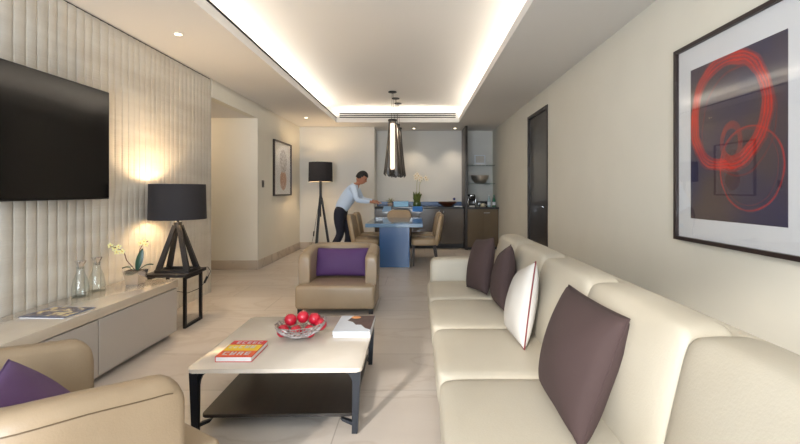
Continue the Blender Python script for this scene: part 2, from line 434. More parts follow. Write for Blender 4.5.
# downlights
def downlight(x, y, z, label, power, blend=.9, size=1.6):
    t = thing('ceiling_downlight', label, 'downlight', (x, y, z), group='recessed ceiling downlights')
    obj('trim_ring', lathe(new(), [(.030, 0), (.042, 0), (.042, -.004), (.030, -.004), (.030, 0)], 24), M['whitemetal'], t)
    obj('lens', lathe(new(), [(0, -.002), (.030, -.002)], 24), M['downlight'], t)
    l = bpy.data.lights.new('downlight_beam', 'SPOT'); l.energy = power; l.color = (1, .84, .66); l.spot_size = size; l.spot_blend = blend; l.shadow_soft_size = .03
    lo = bpy.data.objects.new('downlight_beam', l); C.objects.link(lo); lo.location = (x, y, z-.02)
downlight(-2.16, 3.8, H, 'small round downlight in ceiling near the fluted stone wall', 25)
downlight(-2.15, 8.14, H, 'small round downlight in ceiling near the round-disc picture', 34)
downlight(-.07, 9.5, H, 'small round ceiling downlight above middle of bar counter', 24)
downlight(.86, 9.5, H, 'small round ceiling downlight beside dark upright panel over bar', 24)

# door in the right wall
d = thing('door_1', 'tall dark grey door in dark brown frame on right wall', 'door', (XR, 6.22, 0)); st(d)
bm = new(); box(bm, -.012, .06, -.51, -.46, 0, 2.46, .003, 1); box(bm, -.012, .06, .46, .51, 0, 2.46, .003, 1); box(bm, -.012, .06, -.46, .46, 2.41, 2.46, .003, 1)
obj('door_frame', bm, M['doorframe'], d)
obj('door_leaf', box(new(), .012, .055, -.455, .455, .005, 2.405, .003, 1), M['door'], d)
hd = obj('door_handle', tube(tube(new(), [(.012, -.38, 1.06), (-.03, -.38, 1.06)], .012, 12), [(-.03, -.385, 1.06), (-.03, -.26, 1.06)], .009, 12), M['chrome'], d)
bm = new()
for z in (.3, 1.2, 2.1): box(bm, -.016, -.0, .448, .462, z-.05, z+.05)
obj('hinge', bm, M['doorframe'], d)

# ------------------------------------------------------------------ TV
t = thing('television', 'large black flat television on the fluted stone wall', 'television', (-2.5, 2.655, 1.215))
obj('tv_body', box(new(), -.045, 0, -.76, .76, 0, .865, .006, 2), M['tvframe'], t)
obj('screen', box(new(), -.001, .0015, -.752, .752, .012, .857), M['screen'], t)
obj('wall_bracket', box(new(), -.088, -.045, -.25, .25, .2, .65), M['black'], t)

# ------------------------------------------------------------------ media console
c = thing('media_console', 'long low greige media console with pale polished top under television', 'console', (-2.36, 0, 0))
CE = 3.73
obj('carcass', box(new(), -.225, .205, .95, CE-.01, .05, .415), M['console'], c)
obj('plinth', box(new(), -.225, .17, .96, CE-.03, 0, .05), M['console'], c)
obj('worktop', box(new(), -.225, .24, .93, CE, .43, .495, .004, 2), [M['console_top']], c)
obj('shadow_gap', box(new(), -.225, .205, .95, CE-.02, .415, .43), M['console'], c)
for k in range(3):
    y1 = CE-.01-k*.92
    obj('door', box(new(), .205, .235, y1-.912, y1, .045, .422, .003, 1), M['console'], c)

# things on the console
mg = thing('magazine', 'magazine with dark printed cover lying on pale console top', 'magazine', (-2.305, 2.70, .495), -.06)
obj('pages', box(new(), -.145, .145, -.115, .115, 0, .006), M['paper'], mg)
obj('cover', box(new(), -.15, .15, -.12, .12, .006, .008), M['magblue'], mg)
obj('cover_picture', box(new(), -.13, .135, -.085, .11, .008, .0085), M['mag'], mg)
def carafe(x, y, label):
    t = thing('water_carafe', label, 'carafe', (x, y, .495), group='glass carafes on the console')
    obj('carafe_body', lathe(new(), [(0, .004), (.052, .004), (.056, .012), (.054, .07), (.046, .12), (.030, .165), (.022, .195), (.026, .225)], 28), M['carafe'], t)
    obj('stopper', lathe(new(), [(0, .205), (.017, .205), (.022, .235), (.036, .262), (.036, .268), (0, .268)], 24), M['chrome'], t)
    obj('foot', lathe(new(), [(0, 0), (.055, 0), (.056, .004), (0, .004)], 28), M['carafe'], t)
    return t
carafe(-2.50, 3.12, 'clear glass carafe with silver stopper, nearer to the magazine')
carafe(-2.515, 3.30, 'clear glass carafe with silver stopper, nearer to the potted orchid')

def flower(bm_list, c, nrm, r, rnd):
    """five petals and a heart: returns two bmeshes' content"""
    bp, bh = bm_list; n = Vector(nrm).normalized(); s = n.cross(Vector((0, 0, 1))).normalized(); u = s.cross(n)
    c = Vector(c)
    for k in range(5):
        a = 2*PI*k/5+rnd.uniform(-.1, .1)+.3; d = s*math.cos(a)+u*math.sin(a); e = n.cross(d)
        cen = [c+d*r*.1, c+d*r*.55+e*r*.34+n*r*.12, c+d*r+n*r*.02, c+d*r*.55-e*r*.34+n*r*.12]
        top = [bp.verts.new(q) for q in cen]; bot = [bp.verts.new(q-n*r*.05) for q in cen]
        bp.faces.new(top); bp.faces.new(bot[::-1])
        for i in range(4): bp.faces.new((top[i], bot[i], bot[(i+1) % 4], top[(i+1) % 4]))
    bmesh.ops.create_icosphere(bh, subdivisions=1, radius=r*.2, matrix=Matrix.Translation(c+n*r*.12))
def leaf(bm, base, tip, width, nrm, bend=.02, n=8):
    base, tip = Vector(base), Vector(tip); ax = tip-base; s = ax.cross(Vector(nrm)).normalized(); u = Vector(nrm).normalized(); rows = []
    for i in range(n+1):
        t_ = i/n; w = width*math.sin(PI*min(1, t_*.92+.06))**.7*.5; p = base+ax*t_+u*bend*math.sin(PI*t_)
        rows.append([bm.verts.new(p-s*w+u*.004), bm.verts.new(p-u*.002), bm.verts.new(p+s*w+u*.004), bm.verts.new(p-u*.006)])
    for a, b in zip(rows, rows[1:]):
        for k in range(4): bm.faces.new((a[k], a[(k+1) % 4], b[(k+1) % 4], b[k]))
    bm.faces.new(rows[0]); bm.faces.new(rows[-1][::-1])

o = thing('potted_orchid', 'small yellow-white orchid in square silver pot on the console', 'plant', (-2.385, 3.56, .495))
prism_pts = [(-.058, -.058), (.058, -.058), (.058, .058), (-.058, .058)]
bm = new(); vb = [bm.verts.new((x*.84, y*.84, 0)) for x, y in prism_pts]; vt = [bm.verts.new((x*1.15, y*1.15, .115)) for x, y in prism_pts]
vi = [bm.verts.new((x*1.07, y*1.07, .115)) for x, y in prism_pts]; vj = [bm.verts.new((x*1.04, y*1.04, .10)) for x, y in prism_pts]
bm.faces.new(vb[::-1]); bm.faces.new(vj)
for A, B in ((vb, vt), (vt, vi), (vi, vj)):
    for i in range(4): bm.faces.new((A[i], A[(i+1) % 4], B[(i+1) % 4], B[i]))
obj('pot', bm, M['chrome'], o, smooth=20)
obj('soil', box(new(), -.058, .058, -.058, .058, .10, .112, .003, 1), M['soil'], o)
bm = new(); leaf(bm, (.01, 0, .11), (.045, .02, .295), .052, (.5, -.8, .1), .012); obj('leaf', bm, M['green'], o)
bm = new(); leaf(bm, (-.01, .0, .11), (-.10, -.02, .135), .035, (0, 0, 1), .02); obj('leaf', bm, M['green'], o)
bm = new(); leaf(bm, (.02, .0, .11), (.12, .05, .155), .035, (0, 0, 1), .02); obj('leaf', bm, M['green'], o)
obj('stem', tube(new(), [(0, 0, .11), (-.035, 0, .15), (-.07, -.01, .20), (-.085, -.01, .25), (-.115, -.02, .29), (-.16, -.02, .31), (-.20, -.02, .315)], .004, 8), M['stem'], o)
obj('stem', tube(new(), [(0, .01, .11), (.01, .01, .2), (.03, .01, .29), (.06, .01, .34), (.10, .01, .36)], .0035, 8), M['stem'], o)
rnd = random.Random(5)
for (fx, fz) in ((-.10, .275), (-.13, .315), (-.165, .30), (-.145, .27), (-.20, .325), (.055, .345), (.085, .36), (.10, .335)):
    bp, bh = new(), new(); flower((bp, bh), (fx, -.02, fz), (.4, -1, .2), .025, rnd)
    f_ = obj('flower', bp, M['petal'], o); obj('flower_heart', bh, M['yellow'], f_)

# ------------------------------------------------------------------ side table and lamp
t = thing('side_table', 'black side table with open metal frame beside the console', 'side table', (-2.33, 4.06, 0))
obj('table_top', box(new(), -.20, .20, -.19, .19, .48, .51, .003, 1), M['blackwood'], t)
for s in (-1, 1):
    bm = new(); x = s*.165; w = .0125
    box(bm, x-w, x+w, -.155, -.13, .0, .48); box(bm, x-w, x+w, .13, .155, .0, .48)
    box(bm, x-w, x+w, -.13, .13, .0, .025); box(bm, x-w, x+w, -.13, .13, .455, .48)
    obj('leg_frame', bm, M['black'], t)
def drum(r, h, z, n=48, taper=.97):
    return lathe(new(), [(r, 0), (r*taper, h), (r*taper-.006, h), (r-.006, 0), (r, 0)], n, (0, 0, z))
def bulb_light(x, y, z, power, size=.045):
    l = bpy.data.lights.new('lamp_glow', 'POINT'); l.energy = power; l.color = (1, .74, .46); l.shadow_soft_size = size
    q = bpy.data.objects.new('lamp_glow', l); C.objects.link(q); q.location = (x, y, z)
L = thing('table_lamp', 'table lamp with wide black drum shade and splayed wooden legs', 'lamp', (-2.30, 4.04, .51))
for sx in (-1, 1):
    for sy in (-1, 1):
        bm = new(); bar(bm, (sx*.14, sy*.09, 0), (sx*.02, sy*.02, .44), .05, .028, .034, .024, up=(0, 1, 0)); obj('leg', bm, M['blackwood'], L)
bm = new(); box(bm, -.16, .16, -.11, -.08, 0, .028); box(bm, -.16, .16, .08, .11, 0, .028); box(bm, -.16, -.12, -.08, .08, 0, .028); box(bm, .12, .16, -.08, .08, 0, .028)
obj('base_frame', bm, M['blackwood'], L)
obj('neck', lathe(new(), [(0, .42), (.035, .42), (.035, .47), (.012, .47), (.012, .60), (0, .60)], 20), M['black'], L)
obj('lamp_shade', drum(.250, .335, .50), M['shade'], L)
obj('shade_lining', lathe(new(), [(.243, .502), (.235, .833)], 48), M['shade_in'], L)
bm = new(); 
for k in range(3): tube(bm, [(0, 0, .60), (.238*math.cos(k*2.1), .238*math.sin(k*2.1), .60)], .003, 6)
obj('spider', bm, M['black'], L)
bm = new(); bmesh.ops.create_uvsphere(bm, u_segments=16, v_segments=10, radius=.035, matrix=Matrix.Translation((0, 0, .65))); obj('bulb', bm, M['bulb'], L)
obj('cord', tube(new(), [(.11, .1, .012), (.17, .15, .008), (.195, .185, .006), (.215, .205, -.04), (.18, .17, -.14), (.13, .12, -.2), (.03, .12, -.24), (-.1, .12, -.22)], .003, 6), M['black'], L)
obj('cord_switch', tube(new(), [(.192, .185, -.09), (.172, .16, -.15)], .011, 10), M['black'], L)
bulb_light(-2.30, 4.04, 1.20, 20, .06)

# floor lamp
L = thing('floor_lamp', 'black tripod floor lamp with drum shade in the far corner', 'lamp', (-1.985, 8.65, 0))
for a in (.2, .2+2*PI/3, .2+4*PI/3):
    bm = new(); bar(bm, (.19*math.cos(a), .19*math.sin(a), 0), (.02*math.cos(a), .02*math.sin(a), 1.14), .05, .035, .04, .03); obj('leg', bm, M['navy'], L)
obj('pole', lathe(new(), [(0, .0+.75), (.014, .75), (.014, 1.12), (.032, 1.12), (.032, 1.17), (.028, 1.17), (.028, 1.56), (0, 1.56)], 16), M['navy'], L)
obj('lamp_shade', drum(.245, .40, 1.47), M['shade'], L)
obj('shade_lining', lathe(new(), [(.238, 1.472), (.231, 1.868)], 48), M['shade_in'], L)
bm = new()
for k in range(3): tube(bm, [(0, 0, 1.56), (.23*math.cos(k*2.1), .23*math.sin(k*2.1), 1.56)], .003, 6)
obj('spider', bm, M['black'], L)
bm = new(); bmesh.ops.create_uvsphere(bm, u_segments=16, v_segments=10, radius=.035, matrix=Matrix.Translation((0, 0, 1.62))); obj('bulb', bm, M['bulb'], L)
obj('cord', tube(new(), [(-.02, -.02, 1.1), (-.08, -.05, .7), (-.12, -.08, .4), (-.17, -.1, .15), (-.22, -.06, .006), (-.35, .1, .006), (-.5, .3, .006)], .004, 6), M['black'], L)
obj('cord_switch', tube(new(), [(-.118, -.077, .46), (-.125, -.083, .36)], .014, 8), M['black'], L)
bulb_light(-1.985, 8.65, 1.70, 9)

# wall switch, pictures
s_ = thing('light_switch', 'small dark switch plate on the left wall beside picture', 'light switch', (XL, 7.08, 1.40))
obj('plate', box(new(), 0, .008, -.045, .045, -.06, .06, .002, 1), M['switch'], s_)
obj('rocker', box(box(new(), .008, .012, -.03, -.003, -.03, .03), .008, .012, .003, .03, -.03, .03), M['black'], s_)

p = thing('framed_picture', 'black framed picture of silver and copper discs on left wall', 'picture', (XL, 8.09, 1.705))
bm = new(); a, b_, w = .52, .515, .028
box(bm, 0, .035, -a, a, -b_, -b_+w); box(bm, 0, .035, -a, a, b_-w, b_); box(bm, 0, .035, -a, -a+w, -b_+w, b_-w); box(bm, 0, .035, a-w, a, -b_+w, b_-w)
obj('frame', bm, M['frame'], p)
obj('mat_board', box(new(), .002, .012, -a+w, a-w, -b_+w, b_-w), M['mat'], p)
for nm, cz, r, m_ in (('silver_disc', .15, .225, 'disc1'), ('copper_disc', -.215, .195, 'disc2')):
    bm = new(); bmesh.ops.create_circle(bm, cap_ends=True, segments=48, radius=r, matrix=Matrix.Translation((0 if nm == 'silver_disc' else 0, 0, 0)))
    q = obj(nm, bm, M[m_], p, (.0135 if nm == 'silver_disc' else .0128, .04, cz)); q.rotation_euler = (0, PI/2, 0)
obj('glass', box(new(), .018, .02, -a+w, a-w, -b_+w, b_-w), M['picglass'], p)

p = thing('framed_picture', 'large framed painting of red rings on dark ground, above the sofa', 'picture', (XR, 2.355, 1.59))
bm = new(); a, b_, w = .505, .635, .024; T = .035
box(bm, -T, 0, -a, a, -b_, -b_+w); box(bm, -T, 0, -a, a, b_-w, b_); box(bm, -T, 0, -a, -a+w, -b_+w, b_-w); box(bm, -T, 0, a-w, a, -b_+w, b_-w)
obj('frame', bm, M['frame'], p)
obj('mat_board', box(new(), -.012, -.002, -a+w, a-w, -b_+w, b_-w), M['mat'], p)
obj('painting', box(new(), -.014, -.012, -.355, .355, -.475, .475), M['rings'], p, (0, 0, -.01))
obj('glass', box(new(), -.022, -.02, -a+w, a-w, -b_+w, b_-w), M['picglass'], p)

# ------------------------------------------------------------------ armchairs
def armchair(label, loc, rot):
    t = thing('armchair', label, 'armchair', loc, rot, 'tan leather tub armchairs')
    ht, rad, thick = .41, .30, .115
    # plan of the outer edge: right arm front -> round the back -> left arm front
    path = []; yb = .39; yf = -.25
    nst = 8
    for i in range(nst): path.append((ht, yf+(yb-rad-yf)*i/nst, 1, 0))
    for i in range(10): a = PI/2*i/10; path.append((ht-rad+rad*math.cos(a), yb-rad+rad*math.sin(a), math.cos(a), math.sin(a)))
    for i in range(6): path.append((ht-rad-(2*(ht-rad))*i/6, yb, 0, 1))
    for i in range(10): a = PI/2+PI/2*i/10; path.append((-ht+rad+rad*math.cos(a), yb-rad+rad*math.sin(a), math.cos(a), math.sin(a)))
    for i in range(nst+1): path.append((-ht, yb-rad+(yf-yb+rad)*i/nst, -1, 0))
    # arc length
    S = [0]
    for i in range(1, len(path)): S.append(S[-1]+math.hypot(path[i][0]-path[i-1][0], path[i][1]-path[i-1][1]))
    tot = S[-1]
    # refine ends for the rounded arm tip
    def at(s):
        for i in range(1, len(S)):
            if s <= S[i]+1e-9:
                k = (s-S[i-1])/(S[i]-S[i-1]); A, B = path[i-1], path[i]
                v = [A[j]+(B[j]-A[j])*k for j in range(4)]; l = math.hypot(v[2], v[3]); v[2] /= l; v[3] /= l; return v
        return list(path[-1])
    ss = [0, .004, .012, .025, .045, .07]; m_ = [.07+(tot-.14)*i/44 for i in range(1, 44)]
    ss = ss+m_+[tot-q for q in ss[::-1]]
    bm = new(); rings = []; seam = []
    for s in ss:
        x, y, nx, ny = at(s); d = min(s, tot-s)
        k = min(1, d/.42); k = k*k*(3-2*k); h = .615+.048*k
        Rr = .07
        if d < Rr: h -= Rr-math.sqrt(max(0, Rr*Rr-(Rr-d)**2))
        q = min(1, d/.012); ins = .006*(1-q)
        ox, oy, ix, iy = x-nx*ins, y-ny*ins, x-nx*(thick-ins), y-ny*(thick-ins)
        bulge = .012
        ring = [(0, .055), (-.0, .2), (bulge, .38), (bulge, h-.06), (.006, h-.025), (-.018, h-.006), (-.045, h), (-thick+.045, h-.002), (-thick+.018, h-.010), (-thick, h-.035), (-thick, .30), (-thick, .12)]
        rv = []
        for off, z in ring:
            off = max(min(off, bulge-ins), -thick+ins) if ins else off
            rv.append(bm.verts.new((x+nx*off, y+ny*off, z)))
        rings.append(rv); seam.append((x+nx*(bulge-.0), y+ny*(bulge-.0), h-.052))
    for A, B in zip(rings, rings[1:]):
        for k in range(len(A)): bm.faces.new((A[k], A[(k+1) % len(A)], B[(k+1) % len(A)], B[k]))
    bm.faces.new(rings[0]); bm.faces.new(rings[-1][::-1])
    shell = obj('shell', bm, M['tan'], t, smooth=60)
    obj('piping', tube(new(), seam[4:-4], .0022, 6), M['seam'], shell)
    bm = new()
    prism(bm, [(-.412, -.41), (.412, -.41), (.41, -.255), (.292, -.255), (.292, .20), (.2, .275), (-.2, .275), (-.292, .20), (-.292, -.255), (-.41, -.255)], .055, .300, .035, 5)
    obj('seat', bm, M['tan'], t, smooth=50)
    for sx in (-1, 1):
        for yy in (-.35, .24):
            obj('leg', box(new(), sx*.37-.022, sx*.37+.022, yy-.022, yy+.022, 0, .058) if yy < 0 else box(new(), sx*.27-.022, sx*.27+.022, yy-.022, yy+.022, 0, .058), M['blackwood'], t)
    return t
def pillow(name, label, corners, T, m, group=None, piping=None, n=18, cat='cushion', pinch=.04, parent_label=True):
    """corners: top-left, top-right, bottom-right, bottom-left"""
    c = [Vector(q) for q in corners]; cen = sum(c, Vector())/4
    c = [q-cen for q in c]
    nrm = (c[1]-c[3]).cross(c[0]-c[2]).normalized()
    def P(u, v):
        uu = u*(1-pinch*(1-v*v)); vv = v*(1-pinch*(1-u*u))
        a, b = (uu+1)/2, (vv+1)/2
        return (c[3]*(1-a)+c[2]*a)*(1-b)+(c[0]*(1-a)+c[1]*a)*b
    bm = new(); G = {}
    rr = random.Random(len(label))
    ph = rr.uniform(0, 6)
    for i in range(n+1):
        for j in range(n+1):
            u = -math.cos(PI*i/n)*.5+(2*i/n-1)*.5; v = -math.cos(PI*j/n)*.5+(2*j/n-1)*.5
            p = P(u, v); h = T*max(0, (1-u*u)*(1-v*v))**.42
            h *= 1+.05*math.sin(5*u+ph)*math.cos(4*v+ph)
            e = i in (0, n) or j in (0, n)
            a = bm.verts.new(p+nrm*h); G[i, j, 0] = a; G[i, j, 1] = a if e else bm.verts.new(p-nrm*h)
    for i in range(n):
        for j in range(n):
            for s in (0, 1):
                q = [G[i, j, s], G[i+1, j, s], G[i+1, j+1, s], G[i, j+1, s]]
                bm.faces.new(q if s == 0 else q[::-1])
    ed = [P(-1+2*k/n, -1) for k in range(n)]+[P(1, -1+2*k/n) for k in range(n)]+[P(1-2*k/n, 1) for k in range(n)]+[P(-1, 1-2*k/n) for k in range(n)]
    o = obj(name, bm, m, None, cen, smooth=80); tag(o, label, cat, group)
    obj('piping', tube(new(), ed, .004 if piping else .003, 6, closed=True), piping or m, o)
    return o

armchair('tan leather tub armchair facing the viewer behind the coffee table', (-.85, 4.73, 0), 0)
pillow('lumbar_cushion', 'purple cushion standing in the armchair behind the coffee table',
       [(-1.17, 4.86, .62), (-.55, 4.86, .62), (-.56, 4.78, .315), (-1.18, 4.78, .315)], .06, M['purple'], 'purple lumbar cushions')
A0 = Vector((-1.335, 1.535, 0)); TH = math.radians(149)
armchair('tan leather tub armchair seen from behind at lower left corner', A0, TH)
def chair_pt(x, y, z): return (A0.x+x*math.cos(TH)-y*math.sin(TH), A0.y+x*math.sin(TH)+y*math.cos(TH), z)
pillow('lumbar_cushion', 'purple cushion lying in the armchair at lower left corner',
       [chair_pt(.18, .07, .65), chair_pt(-.20, .255, .65), chair_pt(-.28, .04, .37), chair_pt(.155, -.145, .41)][::-1], .05, M['purple'], 'purple lumbar cushions')

# ------------------------------------------------------------------ coffee table
t = thing('coffee_table', 'low square coffee table with cream top and dark lower shelf', 'coffee table', (-.755, 2.66, 0), math.radians(1))
obj('table_top', prism(new(), rrect(-.457, .457, -.46, .46, .028), .326, .348, .004, 2), M['table_top'], t)
for sx in (-1, 1):
    for sy in (-1, 1):
        bm = new(); bar(bm, (sx*.418, sy*.44, 0), (sx*.428, sy*.432, .326), .03, .03, .042, .04, up=(0, 1, 0))
        # curved gusset below the top and small arm to the shelf
        prism(bm, [(sx*.41, .23), (sx*.41, .326), (sx*.345, .326), (sx*.385, .308), (sx*.402, .275)], sy*.425-.012, sy*.425+.012, axis='y')
        prism(bm, [(sx*.405, .03), (sx*.405, .05), (sx*.35, .068), (sx*.34, .068), (sx*.35, .055)], sy*.42-.012, sy*.42+.012, axis='y')
        obj('leg', bm, M['navy'], t)
obj('shelf', prism(new(), rrect(-.405, .405, -.41, .41, .02), .068, .086, .003, 1), M['darkwood'], t)

# books
b = thing('book', 'red and yellow hardback book lying alone on the coffee table', 'book', (-1.0, 2.41, .348), 0)
obj('pages', box(new(), -.097, .096, -.12, .12, .003, .027), M['paper'], b)
bm = new(); box(bm, -.10, .10, -.123, .123, 0, .003); box(bm, -.10, .10, -.123, .123, .027, .030); box(bm, -.10, -.097, -.123, .123, .003, .027)
obj('cover', bm, M['bookred'], b)
obj('cover_picture', box(new(), -.097, .097, -.12, .12, .030, .0305), M['cover1'], b)
bm = new(); rnd = random.Random(11)
def glyphs(bm, x0, x1, y0, h, n, rnd):
    w = (x1-x0)/n
    for i in range(n):
        x = x0+i*w; k = rnd.choice('ABCDE'); s = w*.22; a, b2 = x+w*.1, x+w*.8
        z0, z1 = .0305, .0309
        if k != 'C': box(bm, a, a+s, y0, y0+h, z0, z1)
        if k in 'AB': box(bm, b2-s, b2, y0, y0+h, z0, z1)
        if k in 'ACDE': box(bm, a, b2, y0+h*.82, y0+h, z0, z1)
        if k in 'BCDE': box(bm, a, b2, y0, y0+h*.18, z0, z1)
        if k in 'ABD': box(bm, a, b2, y0+h*.42, y0+h*.58, z0, z1)
for (gx0, gx1, gy, gh, gn) in ((-.07, .085, .07, .035, 5), (-.03, .07, .0, .045, 3), (-.085, -.03, 0, .03, 2), (-.08, .08, -.10, .045, 4)):
    for i in range(gn):
        bm = new(); w = (gx1-gx0)/gn; glyphs(bm, gx0+i*w, gx0+i*w+w, gy, gh, 1, rnd); obj('letter', bm, M['bookwhite'], b, smooth=0)

def wbook(z, label, rot, photo):
    b = thing('book', label, 'book', (-.42, 2.845, z), rot, 'pale books stacked on the coffee table')
    obj('pages', box(new(), -.117, .118, -.168, .168, .002, .016), M['paper'], b)
    bm = new(); box(bm, -.12, .12, -.172, .172, 0, .002); box(bm, -.12, .12, -.172, .172, .016, .018); box(bm, -.12, .12, .169, .172, .002, .016)
    obj('cover', bm, M['bookwhite'], b)
    if photo:
        obj('cover_picture', prism(new(), [(-.03, .171), (.119, .171), (.119, -.13), (.08, -.10), (.045, -.03), (.01, -.03), (-.02, .03), (-.06, .06)], .018, .0183), M['bookphoto'], b)
        obj('cover_spot', prism(new(), [(-.01+.035*math.cos(q*PI/5), .13+.03*math.sin(q*PI/5)) for q in range(10)], .0183, .0186), M['orange'], b)
wbook(.348, 'pale hardback book at bottom of stack on coffee table', .015, False)
wbook(.366, 'pale book with brown photo cover on top of the stack', 0, True)

# fruit bowl: bent silver wire basket
bw = thing('fruit_bowl', 'silver wire fruit bowl on the cream coffee table', 'bowl', (-.742, 2.672, .348), .15)
bm = new(); rnd = random.Random(2); rows = []
NB, NR = 26, 6
for j in range(NR+1):
    ph = .25+1.05*j/NR if j else .25
    row = []
    for i in range(NB):
        a = 2*PI*(i+(j % 2)*.5)/NB+rnd.uniform(-.05, .05); rr_ = .155*math.sin(ph)/math.sin(1.3)
        zz = .006+.094*(1-math.cos(ph))/(1-math.cos(1.3))+rnd.uniform(-.004, .004)
        if j: zz += .014*math.cos(a-.9)*(j/NR)
        row.append(bm.verts.new((rr_*1.02*math.cos(a)+rnd.uniform(-.003, .003), rr_*.80*math.sin(a)+rnd.uniform(-.003, .003), max(.006, zz))))
    rows.append(row)
for j in range(NR):
    A, B = rows[j], rows[j+1]
    for i in range(NB):
        if j % 2 == 0: bm.faces.new((A[i], A[(i+1) % NB], B[i])); bm.faces.new((A[(i+1) % NB], B[(i+1) % NB], B[i]))
        else: bm.faces.new((A[i], A[(i+1) % NB], B[(i+1) % NB])); bm.faces.new((A[i], B[(i+1) % NB], B[i]))
bm.faces.new(rows[0])
q = obj('wire_basket', bm, M['silver'], bw, smooth=0); wf = q.modifiers.new('Wire', 'WIREFRAME'); wf.thickness = .0095; wf.use_even_offset = False
bm = new(); bmesh.ops.create_icosphere(bm, subdivisions=1, radius=.0048)
beads = new(); k = 0
src = [v.co.copy() for row in rows[1:] for v in row] if False else None
beads.free(); bm.free()
fz = [(-.118, -.03, .056, 'foremost of the row at left rim'), (-.080, .035, .104, 'second from left, on top of heap'), (-.005, .062, .112, 'topmost, in the middle of heap'), (.072, .03, .106, 'second from right, on top of heap'),
      (.112, .012, .074, 'at right rim of bowl'), (-.035, -.048, .052, 'low in front, seen through the wire, left of centre'), (.048, -.05, .052, 'low in front, seen through the wire, right of centre')]
fr0 = None
for (fx, fy, fzz, lb) in fz:
    if lb is None: continue
    wx = -.735+fx*math.cos(.15)-fy*math.sin(.15); wy = 2.70+fx*math.sin(.15)+fy*math.cos(.15)
    if fr0 is None:
        fr0 = thing('pomegranate', '', 'fruit', group='red pomegranates in the wire bowl')
        r = .039
        obj('fruit_skin', lathe(new(), [(0, -r), (r*.3, -r*.96), (r*.7, -r*.72), (r*.97, -r*.25), (r, .1*r), (r*.88, r*.5), (r*.6, r*.82), (r*.25, r*.97), (0, r*.98)], 24), M['fruit'], fr0)
        bm = new(); 
        for k in range(6):
            a = k*PI/3; vs = [bm.verts.new((math.cos(a+s)*rad, math.sin(a+s)*rad, z)) for s, rad, z in ((-.35, .008, r*.93), (.35, .008, r*.93), (0, .013, r*1.22))]; bm.faces.new(vs)
        obj('crown', bm, M['fruit2'], fr0); f = fr0
    else: f = copy_tree(fr0)
    f.location = (wx, wy, .348+fzz-.008); f.rotation_euler = (R.uniform(-.6, .6), R.uniform(-.6, .6), R.uniform(0, 6))
    f['label'] = 'red pomegranate '+lb

# ------------------------------------------------------------------ sofa
s = thing('sofa', 'long cream leather sofa along the right side of the room', 'sofa', (0, 0, 0))
seams = [4.06, 3.376, 2.665, 1.955, 1.25, .54]
obj('sofa_base', box(new(), .125, 1.06, .36, 4.24, .05, .26, .01, 2), M['sofa'], s)
for lx in (.2, .98):
    for ly in (.45, 2.3, 4.15): obj('leg', box(new(), lx-.03, lx+.03, ly-.03, ly+.03, 0, .06), M['sofa_base'], s)
for (a, b2) in ((4.06, 4.26), (.34, .54)):
    bm = new(); puff(bm, .128, 1.0, a, b2, .06, .622, 12, (.0, .004, .006)); obj('armrest', bm, M['sofa'], s, smooth=80)
for i in range(5):
    y1, y0 = seams[i], seams[i+1]
    bm = new(); puff(bm, .098, .80, y0+.001, y1-.001, .235, .418, 11, (0, 0, .012), 11); obj('seat_cushion', bm, M['sofa'], s, smooth=80)
    def lean(co, n):
        x, y, z = co; k = (z-.40)/.46
        return Vector((x+.105*k, y, z))
    bm = new(); puff(bm, .69, .87, y0-.004, y1+.004, -0+.40, .868, 9, (.03, 0, .012), 15, lean); obj('back_cushion', bm, M['sofa'], s, smooth=80)
bm = new(); prism(bm, [(.90, .2), (1.09, .2), (1.08, .79), (1.05, .832), (1.02, .832), (.985, .79), (.93, .4)], .36, 4.24, .008, 2, axis='y'); obj('back_frame', bm, M['sofa'], s)

pillow('throw_pillow', 'large brown pillow nearest the viewer on the sofa',
       [(.745, 2.06, .82), (.76, 1.50, .822), (.535, 1.37, .432), (.55, 1.88, .432)], .10, M['brown'], 'throw pillows on the sofa')
pillow('throw_pillow', 'white pillow with thin dark red piping on the sofa',
       [(.675, 2.74, .755), (.665, 2.35, .885), (.575, 2.25, .43), (.56, 2.66, .43)], .075, M['white_fabric'], 'throw pillows on the sofa', M['maroon'])
pillow('throw_pillow', 'brown pillow standing between the white pillow and the farthest pillow',
       [(.69, 3.36, .78), (.675, 3.02, .895), (.615, 2.93, .43), (.605, 3.30, .43)], .085, M['brown'], 'throw pillows on the sofa')
pillow('throw_pillow', 'brown pillow farthest from the viewer, beside far sofa arm',
       [(.55, 3.90, .83), (.65, 3.56, .885), (.57, 3.42, .435), (.44, 3.72, .435)], .085, M['brown'], 'throw pillows on the sofa')

# ------------------------------------------------------------------ dining table and chairs
t = thing('dining_table', 'blue dining table with one broad pedestal below the pendant lamps', 'dining table', (-.378, 7.69, 0))
obj('table_top', box(new(), -.472, .472, -.81, .81, .682, .745, .003, 1), M['bluetop'], t)
obj('pedestal', box(new(), -.252, .252, -.66, .66, .0, .682, .003, 1), M['bluelac'], t)

def dining_chair():
    t = thing('dining_chair', '', 'chair', group='tan leather chairs round the dining table')
    bm = new(); puff(bm, -.25, .25, -.215, .22, .35, .472, 8, (0, 0, .01), 8); obj('seat', bm, M['tan2'], t, smooth=80)
    def bend(co, n):
        x, y, z = co; k = (z-.35)/.55
        w = 1+.04*math.sin(PI*k)-.10*max(0, k-.8)/.2
        return Vector((x*w, y-.35*x*x*1.6+.10*k, z))
    bm = new(); puff(bm, -.245, .245, .19, .265, .34, .875, 7, (0, .012, 0), 11, bend); obj('backrest', bm, M['tan2'], t, smooth=80)
    for sx in (-1, 1):
        bm = new(); bar(bm, (sx*.205, -.175, 0), (sx*.21, -.175, .36), .028, .028, .045, .045); obj('leg', bm, M['legwood'], t)
        bm = new(); bar(bm, (sx*.205, .245, 0), (sx*.20, .19, .36), .028, .028, .045, .045); obj('leg', bm, M['legwood'], t)
    return t
ch0 = dining_chair()
